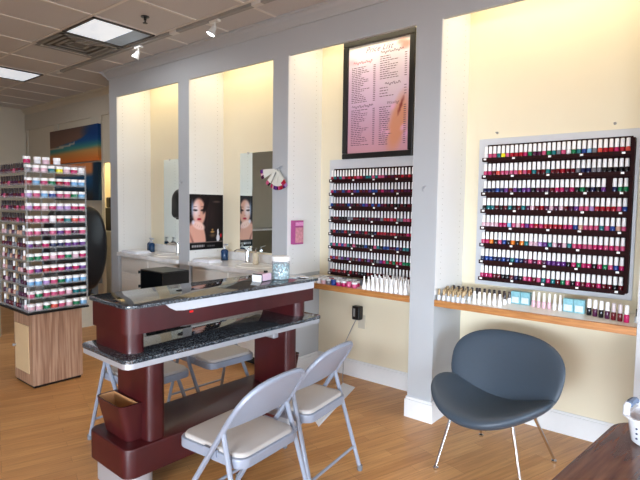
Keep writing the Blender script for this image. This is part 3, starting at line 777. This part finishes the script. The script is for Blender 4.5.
# ------------------------------------------------------------ manicure table
t = thing('manicure_table', 'maroon two-tier nail table with dark granite tops and silver band', 'table', (-2.378, 1.94, 0), math.radians(-1.6))
HL = .688
b = bm_new(); prism(b, rrect(-.262, .155, -.665, .64, .055, 6), .13, .28, bev=.008); obj('plinth', b, MAROON, t, True)
for s in (-1, 1):
    b = bm_new(); prism(b, rrect(-.25, .145, min(s*.50, s*.635), max(s*.50, s*.635), .045, 5), 0, .13); obj('foot', b, SILV, t, True)
    b = bm_new(); prism(b, rrect(-.20, .14, min(s*.43, s*.535)+(.035 if s > 0 else 0), max(s*.43, s*.535)+(.035 if s > 0 else 0), .035, 5), .28, .728); ped = obj('pedestal', b, MAROON, t, True)
    # waste pocket: tapered, hollow
    b = bm_new(); y0, y1 = (-.655, -.535) if s < 0 else (.57, .67)
    r = (0, 0, .035, .035) if s < 0 else (.035, .035, 0, 0)
    def tap(z): 
        k = (z-.28)/.2; ya, yb = (y0+.045*(1-k), y1) if s < 0 else (y0, y1-.045*(1-k))
        return rrect(-.185-.01*k, .068+.012*k, ya, yb, r, 5)
    outs = [[b.verts.new((x, y, z)) for x, y in tap(z)] for z in (.282, .38, .475)]
    n = len(outs[0])
    inn = []
    for z, src in ((.475, outs[2]), (.37, outs[1]), (.295, outs[0])):
        cx = sum(v.co.x for v in src)/n; cy = sum(v.co.y for v in src)/n
        inn.append([b.verts.new((cx+(v.co.x-cx)*.90, cy+(v.co.y-cy)*.80, z)) for v in src])
    seq = outs+inn
    for i, (A, B) in enumerate(zip(seq, seq[1:])):
        for k in range(n):
            f = b.faces.new((A[k], A[(k+1) % n], B[(k+1) % n], B[k])); f.material_index = 1 if i >= 3 else 0
    b.faces.new(outs[0]); b.faces.new(inn[-1]).material_index = 1
    obj('waste_pocket', b, [MAROON, mat('tan_liner', (176, 128, 84), .5)], t, True)
    b = bm_new(); prism(b, rrect(-.19, .15, min(s*.545, s*.645), max(s*.545, s*.645), (.045, .01, .01, .045), 5), .76, .862); obj('upper_post', b, MAROON, t, True)
b = bm_new(); prism(b, rrect(-.245, .24, -HL-.02, HL+.02, .045, 6), .742, .760, bev=.004); sl = obj('lower_top', b, GRAN, t, True)
b = bm_new(); prism(b, rrect(-.241, .236, -HL-.016, HL+.016, .043, 6), .714, .742); obj('silver_band', b, SILV, sl, True)
b = bm_new(); prism(b, rrect(-.20, .18, -.665, .685, (.02, .02, .03, .07), 6), .862, .996); bm_ = obj('upper_beam', b, MAROON, t, True)
b = bm_new()                                       # silver inlay with a curved left end
pts = [(-.465, .994), (-.435, .968), (-.40, .950), (-.35, .944), (.62, .944), (.672, .945), (.672, .994)]
A = [b.verts.new((.179, y, z)) for y, z in pts]; B = [b.verts.new((.186, y, z)) for y, z in pts]
for k in range(len(pts)): b.faces.new((A[k], A[(k+1) % len(pts)], B[(k+1) % len(pts)], B[k]))
b.faces.new(A); b.faces.new(list(reversed(B))); obj('silver_inlay', b, mat('silver_laminate', (196, 198, 204), .45), bm_)
obj('indicator', bx(.179, .185, -.315, -.295, .926, .935), mat('red_indicator', (210, 20, 24), .3, emit=.3), bm_)
b = bm_new(); prism(b, rrect(-.215, .215, -HL+.005, HL+.012, (.03, .03, .05, .05), 6), .996, 1.012, bev=.004); obj('upper_top', b, GRAN, t, True)
obj('socket_box', bx(-.06, .06, .42, .465, .62, .712, bev=.006), SILV, t)
# things on the table
ZT = 1.0125
t = thing('bead_jar', 'clear jar with white lid full of teal and white beads on table', 'jar', (-2.30, 2.415, ZT)); t.scale = (1.08, 1.08, 1.12)
b = bm_new(); lathe(b, [(.050, 0), (.054, .004), (.054, .105), (.05, .112)], 24); obj('jar_glass', b, GLASS, t, True)
m = ramp_mat('teal_beads', [(.40, (24, 66, 78)), (.5, (70, 142, 154)), (.6, (140, 192, 200)), (.72, (236, 244, 246))], 75, (1, 1, 1), .35, 1)
b = bm_new(); lathe(b, [(.047, .004), (.051, .008), (.051, .092), (.03, .099)], 24); q = obj('bead_filling', b, m, t, True); q['kind'] = 'stuff'
b = bm_new(); lathe(b, [(.055, .108), (.057, .111), (.057, .13), (.052, .136)], 24); obj('lid', b, WCAP, t, True)
t = thing('nail_dryer', 'small pink and white nail dryer with black side beside bead jar', 'device', (-2.33, 2.275, ZT), .15); t.scale = (.8, .72, .9)
obj('body', bx(-.045, .045, -.07, .07, .004, .055, bev=.008), mat('pink_plastic', (226, 196, 214), .35, var=.15, scale=30), t)
obj('side_panel', bx(-.047, .047, -.078, -.066, .0, .056, bev=.004), BLACK, t)
obj('front_panel', bx(-.04, .047, -.095, -.078, .0, .05, bev=.004), WCAP, t)
obj('button', bx(-.01, .015, .03, .06, .055, .07, bev=.004), BLACK, t)
for k, (x, y, r) in enumerate(((-2.30, 2.52, .3), (-2.24, 2.56, -.4))):
    b = bm_new(); prism(b, rrect(-.045, .045, -.028, .028, .004, 2), 0, .004)
    tag(obj('card', b, mat('white_card_%d' % k, (216, 218, 222), .5), None, False, (x, y, ZT+.0003+.0045*k), r), ('white card lying flat at right end of granite table' if k == 0 else 'white card nearest the right edge of the granite table'), 'card')

# black box on a cart behind the table
t = thing('towel_warmer', 'black open-fronted box behind the table, left of the poster pillar', 'box', (-4.0, 2.66, .70))
b = bm_new()
box(b, -.18, .18, -.13, .14, .19, .20, bev=.003); box(b, -.18, .18, -.13, .14, 0, .012); box(b, -.18, -.168, -.13, .14, .012, .19); box(b, .168, .18, -.13, .14, .012, .19); box(b, -.168, .168, .128, .14, .012, .19)
obj('case', b, BLACK, t)
for z in (.03, .16):
    b = bm_new(); lathe(b, [(.012, 0), (.012, .025)], 8, c=(-.188, -.135, z)); obj('hinge', b, BLACK, t)
t = thing('trolley', 'small dark trolley under the black open-fronted box', 'trolley', (-4.0, 2.66, 0))
obj('top_tray', bx(-.20, .20, -.15, .16, .67, .70, bev=.005), BLACK, t); obj('lower_tray', bx(-.19, .19, -.14, .15, .18, .20, bev=.005), GREYM, t)
for sx in (-1, 1):
    for y in (-.13, .14):
        b = bm_new(); tube(b, [(sx*.18, y, .0), (sx*.18, y, .67)], .010); obj('leg', b, GREYM, t)

# ------------------------------------------------------------ folding chairs
def folding_chair(loc, rz, label):
    t = thing('folding_chair', label, 'chair', loc, rz, 'metal folding chairs around the nail table')
    b = bm_new(); prism(b, rrect(-.205, .205, -.195, .195, .055, 6), .405, .446, bev=.006); obj('seat_pan', b, CHAIRM, t, True)
    b = bm_new(); prism(b, rrect(-.192, .192, -.182, .182, .05, 6), .446, .464, bev=.012)
    obj('seat_cushion', b, CUSH, t, True)
    X = lambda z: .25-.65*z
    HY = .215
    pts = [(X(.012), -HY, .012), (X(.3), -HY, .3), (X(.56), -HY+.005, .56), (X(.62), -HY+.008, .62)]
    for k in range(1, 12):
        a = PI*k/12; z = .62+.15*math.sin(a)**.75
        pts.append((X(z)-.012*math.sin(a), -(HY-.008)*math.copysign(abs(math.cos(a))**.62, math.cos(a)), z))
    pts += [(p[0], -p[1], p[2]) for p in reversed(pts[:4])]
    b = bm_new(); tube(b, pts, .0125, 8, flat=1.0); obj('frame', b, CHAIRM, t, True)
    for s in (-1, 1):
        b = bm_new(); tube(b, [(X(.57)+.004, s*(HY-.010), .575), (X(.55)-.006, s*(HY-.006), .55), (-.270, s*(HY+.022), .012)], .0115, 8); obj('rear_leg', b, CHAIRM, t, True)
        for x, y in ((X(.012), s*HY), (-.270, s*(HY+.022))):
            b = bm_new(); lathe(b, [(.015, 0), (.015, .03)], 10, c=(x, y, 0)); obj('foot_cap', b, PEDG, t)
        b = bm_new(); box(b, -.06, .02, s*.19-.003, s*.19+.012*s if s > 0 else s*.19+.003, .425, .455) if s > 0 else box(b, -.06, .02, -.202, -.187, .425, .455); obj('bracket', b, CHAIRM, t)
    # curved back panel
    outer = [p for p in pts if p[2] > .58]
    b = bm_new(); f_, r_ = [], []
    pl = []
    for k in range(1, 12):
        a = PI*k/12; z = .62+.148*math.sin(a)**.75; pl.append((-(HY-.010)*math.copysign(abs(math.cos(a))**.62, math.cos(a)), z))
    pl = [(-(HY-.010), .565)]+pl+[((HY-.010), .565)]
    grid = []
    NV = 6
    for (y, z) in pl:
        col = []
        for j in range(NV+1):
            zz = .565+(z-.565)*j/NV
            bow = -.022*(1-(y/HY)**2)
            col.append((X(zz)+bow, y, zz))
        grid.append(col)
    for th in (-.005, .005):
        vv = [[b.verts.new((p[0]+th, p[1], p[2])) for p in col] for col in grid]
        (f_ if th < 0 else r_).extend(vv)
    nC = len(grid)
    for V_ in (f_, r_):
        for i in range(nC-1):
            for j in range(NV): 
                b.faces.new((V_[i][j], V_[i+1][j], V_[i+1][j+1], V_[i][j+1]))
    for i in range(nC-1):
        for j in (0, NV): b.faces.new((f_[i][j], f_[i+1][j], r_[i+1][j], r_[i][j]))
    for i in (0, nC-1):
        for j in range(NV): b.faces.new((f_[i][j], f_[i][j+1], r_[i][j+1], r_[i][j]))
    bmesh.ops.remove_doubles(b, verts=b.verts, dist=1e-5)
    obj('backrest', b, CHAIRM, t, True)
    b = bm_new(); tube(b, [(-.235, -HY-.016, .135), (-.235, HY+.016, .135)], .008); obj('rear_crossbar', b, CHAIRM, t, True)
    b = bm_new(); tube(b, [(X(.16), -HY, .16), (X(.16), HY, .16)], .008); obj('front_crossbar', b, CHAIRM, t, True)
    return t
ch = folding_chair((-1.725, 1.54, 0), math.radians(184), 'grey folding chair nearest the camera, drawn up to near end of nail table')
for x, y, r, l in ((-1.815, 2.05, 187, 'grey folding chair with its back half hidden behind the nearest chair'),
                   (-2.83, 1.75, 1, 'folding chair behind the near pedestal on far side of table'),
                   (-2.81, 2.29, -3, 'folding chair seen between the two pedestals on far side of table')):
    o = copy_tree(ch); o.location = (x, y, 0); o.rotation_euler = (0, 0, math.radians(r)); o['label'] = l

# ------------------------------------------------------------ blue lounge chair
t = thing('lounge_chair', 'slate blue shell lounge chair on chrome legs under the right ledge', 'chair', (-1.06, 2.92, 0), math.radians(-8))
def pillow(b, a, c, th, fn, nr=16, na=56, p=2.3):
    """closed padded lens: fn(x, y, h) places it; h runs through the thickness"""
    top, bot = [], []
    for i in range(nr+1):
        r = math.sin(PI/2*i/nr)
        ring_t, ring_b = [], []
        for k in range(na):
            an = 2*PI*k/na; ca, sa = math.cos(an), math.sin(an)
            e = 2/p
            x = a*r*math.copysign(abs(ca)**e, ca); y = c*r*math.copysign(abs(sa)**e, sa)
            hgt = th*(max(0, 1-r**6))**.5
            ring_t.append(b.verts.new(fn(x, y, hgt))); ring_b.append(b.verts.new(fn(x, y, -hgt)))
            if i == 0: break
        top.append(ring_t); bot.append(ring_b)
    for S in (top, bot):
        for k in range(na): b.faces.new((S[0][0], S[1][k], S[1][(k+1) % na]))
        for i in range(1, nr):
            for k in range(na): b.faces.new((S[i][k], S[i][(k+1) % na], S[i+1][(k+1) % na], S[i+1][k]))
    bmesh.ops.remove_doubles(b, verts=b.verts, dist=1e-6)
def seatf(x, y, h):
    u = x/.37; v = y/.29; x = x-.008
    yy = y-.03+.05*u*u*(1 if y < 0 else .6)
    return (x, yy-h*.0, .308+.132*u*u-.006*v+h)
b = bm_new(); pillow(b, .352, .285, .045, seatf); obj('seat', b, VINYL, t, True)
def backf(x, y, h):
    u = x/.36; v = y/.24
    tilt = math.radians(20)
    depth = -.075*u*u-h
    yy = .215+y*math.sin(tilt)+depth*math.cos(tilt)
    return (x*(1+.05*v)-.004, yy, .508+y*math.cos(tilt)+h*.3)
b = bm_new(); pillow(b, .358, .232, .036, backf, p=2.55); obj('backrest', b, VINYL, t, True)
b = bm_new(); box(b, -.05, .05, .10, .26, .30, .32, bev=.004); tube(b, [(0, .2, .315), (0, .28, .33), (0, .30, .46)], .018, 8, flat=.5); obj('back_bracket', b, CHROME, t)
Minv = (Matrix.Translation((-1.06, 2.92, 0)) @ Matrix.Rotation(math.radians(-8), 4, 'Z')).inverted()
for (wx, wy), (tx, ty) in zip(((-1.25, 2.61), (-.81, 2.72), (-.75, 3.14), (-1.213, 3.19)), ((-.15, -.15), (.21, -.15), (.21, .10), (-.17, .12))):
    fp = Minv @ Vector((wx, wy, 0)); b = bm_new()
    tube(b, [(tx, ty, .32), (fp.x, fp.y, .02)], [.010, .008], 10); lg = obj('leg', b, CHROME, t, True)
    b = bm_new(); lathe(b, [(.013, 0), (.016, .005), (.016, .014), (.009, .022)], 12, c=(fp.x, fp.y, 0)); obj('glide', b, CHROME, lg, True)

# ------------------------------------------------------------ display stand
t = thing('display_stand', 'wood-based clear acrylic tower of nail powder jars at left', 'display stand', (-4.425, 1.84, 0))
obj('cabinet', bx(-.22, .15, -.205, .192, .02, .605, bev=.002), LAMW, t)
obj('plinth', bx(-.21, .14, -.195, .18, 0, .02), BLACK, t)
d = obj('door', bx(-.185, .085, -.213, -.205, .11, .50, bev=.002), CREAMP, t)
b = bm_new(); lathe(b, [(.006, 0), (.006, -.012), (.012, -.016), (.012, -.024)], 10, axis='y', c=(-.165, -.213, .31)); obj('knob', b, SILV, d, True)
obj('base_tray', bx(-.44, .175, -.245, .245, .605, .622, bev=.003), BLACK, t)
TZ = [.632+.1*k for k in range(12)]
for z in TZ:
    b = bm_new(); box(b, -.43, .17, -.235, .24, z-.006, z); box(b, .167, .171, -.235, .24, z, z+.012); box(b, -.43, .17, -.239, -.235, z, z+.012)
    obj('tier', b, ACRYL, t)
obj('top_plate', bx(-.43, .17, -.235, .24, 1.795, 1.803), ACRYL, t)
for x in (-.425, .165):
    for y in (-.23, .235): obj('post', bx(x-.005, x+.005, y-.005, y+.005, .622, 1.8), ACRYL, t)
obj('post', bx(-.135, -.125, -.005, .005, .622, 1.8), ACRYL, t)
M_TJ = mesh_of('tier_jar', lambda b: lathe(b, [(.024, 0), (.0262, .003), (.0262, .032), (.025, .035)], 12))
M_TL = mesh_of('tier_lid', lambda b: lathe(b, [(.0272, .035), (.0275, .037), (.0275, .055), (.026, .057)], 12))
TP = ['grey,pale pink,light blue,pink,green,coral', 'teal,pink,pale pink,grey,green', 'light blue,green,pink,lilac', 'hot pink,red,purple,blue,pink', 'purple,pale pink,green,hot pink', 'purple*2,plum,navy,hot pink', 'purple*2,plum,pink,navy', 'pink*2,coral,red,white,teal', 'lilac,pale pink,red,hot pink,pink', 'light blue,blue,pink,green,lilac', 'pink,hot pink,green,light blue,red', 'teal,pale pink,lilac,yellow,hot pink,light blue']
row12 = ['grey', 'pale pink', 'pale pink', 'teal', 'yellow', 'pale pink', 'hot pink', 'white']
for r, z in enumerate(TZ):
    n = len(TZ)-r
    for k in range(8):
        c = row12[k] if r == 11 else pick(TP[r])
        o = inst('powder_jar', M_TJ, POL[c], (-4.425+.136, 1.84-.203+.0595*k, z+.0003))
        inst('lid', M_TL, WCAP, (0, 0, 0), o)
        tag(o, 'white-lidded %s powder jar, %s from left, %s tier down, right face of stand' % (c, ORD[k], ORD[n-1]), 'jar', 'powder jars on the right face of the display stand')
    for k in range(9):
        top = r > 6
        c = pick('dark red*2,pink,plum' if top else 'pale pink,grey,nude,dark red,plum,grey')
        o = inst('display_bottle', M_LB, POL[c], (-4.82+.054*k, 1.84-.205, z+.0003), rz=rnd.uniform(0, 3))
        inst('cap', M_GCAP, (DCAP if top else [WCAP, GOLD, DCAP, DCAP][k % 4]), (0, 0, 0), o)
        tag(o, 'small %s bottle, %s from left, %s tier down, left face of stand' % (c, ORD[k], ORD[n-1]), 'bottle', 'small bottles on the left face of the display stand')
for k, (x, y, c) in enumerate(((-4.38, 1.665, 'hot pink'), (-4.37, 1.74, 'white'), (-4.355, 1.80, 'pale pink'), (-4.34, 1.88, 'white'))):
    o = inst('powder_jar', M_TJ, POL[c], (x, y, 1.8033)); inst('lid', M_TL, WCAP, (0, 0, 0), o)
    tag(o, '%s powder jar on very top of the display stand, %s from left' % (c, ORD[k]), 'jar', 'jars on very top of the stand')

# ------------------------------------------------------------ walnut table with basket
t = thing('walnut_table', 'dark walnut table at lower right holding the white basket', 'table', (.218, 1.238, 0), math.radians(-7))
b = bm_new(); prism(b, rrect(-.60, .60, -.85, .80, (.12, .12, .12, .12), 8), .715, .745, bev=.004); tp = obj('tabletop', b, WALNUT, t, True)
b = bm_new(); prism(b, rrect(-.602, .602, -.852, .802, .122, 8), .700, .738); obj('edge_band', b, WEDGE, tp, True)
for x in (-.47, .47):
    for y in (-.7, .65): obj('leg', bx(x-.03, x+.03, y-.03, y+.03, 0, .70, bev=.004), WEDGE, t)
t = thing('basket', 'white plastic basket with grey handle grip on the walnut table', 'basket', (-.095, 1.925, .746), math.radians(-10)); t.scale = (.8, .76, .72)
WPL = mat('white_plastic', (228, 230, 234), .35, var=.02)
def ov(a, c): return rrect(-a, a, -c, c, min(a, c)*.55, 8)
b = bm_new()
levels = [(.0, .145, .095), (.01, .155, .105), (.11, .17, .118), (.118, .185, .13), (.124, .185, .13), (.122, .166, .113), (.02, .15, .10)]
rs = [[b.verts.new((x, y, z)) for x, y in ov(a, c)] for z, a, c in levels]; n = len(rs[0])
for A, B in zip(rs, rs[1:]):
    for k in range(n): b.faces.new((A[k], A[(k+1) % n], B[(k+1) % n], B[k]))
b.faces.new(rs[0]); b.faces.new(rs[-1])
obj('body', b, WPL, t, True)
for s in (-1, 1):
    b = bm_new(); tube(b, [(s*.168, -.085, .118), (s*.176, -.06, .150), (s*.178, -.03, .158), (s*.178, .03, .158), (s*.176, .06, .150), (s*.168, .085, .118)], .013, 8, flat=.8); h_ = obj('handle', b, WPL, t, True)
    b = bm_new(); tube(b, [(s*.172, -.04, .154), (s*.174, -.02, .158), (s*.174, .02, .158), (s*.172, .04, .154)], .0155, 8); obj('grip', b, mat('grey_rubber', (96, 110, 132), .6), h_, True)
b = bm_new()
for i, z in enumerate((.035, .058, .081)):
    for k in range(9):
        x = -.12+.03*k; yy = -(.105+.013*(z-.01)/.1)-.0008
        lathe(b, [(.0045, 0), (.0045, .001)], 8, c=(x, yy, z), axis='y')
    for k in range(3):
        y = -.045+.045*k; xx = -(.155+.015*(z-.01)/.1)-.0008
        lathe(b, [(.0045, 0), (.0045, .001)], 8, c=(xx, y, z), axis='x')
obj('vent_holes', b, mat('hole_shadow', (70, 74, 96), .8), t)
for k, (x, y, c) in enumerate(((-.09, 0, (214, 150, 128)), (-.01, .03, (226, 226, 230)), (.085, -.02, (196, 120, 96)))):
    b = bm_new(); prism(b, rrect(-.028, .028, -.038, .038, .012, 3), 0, .085, bev=.01)
    o = obj('packet', b, mat('packet_%d' % k, c, .4, var=.2), None, True, (-.095+x*.75, 1.925+y*.5, .762), .2*k)
    tag(o, ('peach packet at the left end inside the white basket', 'white packet in the middle of the white basket', 'tan packet at the right end inside the white basket')[k], 'packet')

# ------------------------------------------------------------ lights
def area(name, loc, rot, sx, sy, power, col):
    l = bpy.data.lights.new(name, 'AREA'); l.shape = 'RECTANGLE'; l.size = sx; l.size_y = sy; l.energy = power; l.color = col
    o = bpy.data.objects.new(name, l); C.objects.link(o); o.location = loc; o.rotation_euler = rot; return o
area('window_daylight', (XR+3.4, -.6, 3.5), (0, PI/2-.12, 0), 4.6, 9.5, 1500, (.74, .86, 1))
area('rear_daylight', (1.2, YN-2.6, 2.6), (PI/2-.12, 0, 0), 6.5, 3.6, 2900, (.76, .87, 1))
for (a, c) in NICHES:
    area('niche_lamp', ((a+c)/2, YF+.20, 3.02), (math.radians(4), 0, 0), 1.05, .09, 3.5, (1, .83, .54))
area('recess_lamp', (-6.8, 3.83, 2.9), (0, 0, 0), 1.2, .1, 26, (1, .85, .55))
for x, y in ((-4.5, 2.43), (-6.9, 2.43), (-4.5, -.6), (-1.5, -.9)):
    area('ceiling_lamp', (x, y, 3.03), (0, 0, 0), .5, .5, 5, (.93, .96, 1))
sp = bpy.data.lights.new('spot_lamp', 'SPOT'); sp.energy = 8; sp.spot_size = 1.0; sp.spot_blend = .5; sp.color = (.95, .97, 1); sp.shadow_soft_size = .03
so = bpy.data.objects.new('spot_lamp', sp); C.objects.link(so); so.location = (-3.43, 2.73, 2.87); so.rotation_euler = (-.35, .35, 0)
wd = bpy.data.worlds.new('daylight'); bpy.context.scene.world = wd; wd.use_nodes = True
wd.node_tree.nodes['Background'].inputs[0].default_value = (.62, .78, 1, 1); wd.node_tree.nodes['Background'].inputs[1].default_value = .9

# ------------------------------------------------------------ camera
yaw, pit, rol = .684362, .067798, -.013506
f = Vector((-math.sin(yaw)*math.cos(pit), math.cos(yaw)*math.cos(pit), -math.sin(pit)))
r = Vector((math.cos(yaw), math.sin(yaw), 0)); d = f.cross(r)
c_, s_ = math.cos(rol), math.sin(rol)
r2 = c_*r+s_*d; d2 = -s_*r+c_*d
cam = bpy.data.cameras.new('camera'); co = bpy.data.objects.new('camera', cam); C.objects.link(co)
M = Matrix((r2, -d2, -f)).transposed().to_4x4(); M.translation = (0, 0, 1.5); co.matrix_world = M
cam.sensor_width = 36; cam.lens = 506.61*36/640; cam.clip_start = .05
sc = bpy.context.scene; sc.camera = co
sc.view_settings.view_transform = 'Standard'; sc.view_settings.look = 'None'; sc.view_settings.gamma = 1; sc.view_settings.use_curve_mapping = False
sc.view_settings.exposure = 0.7
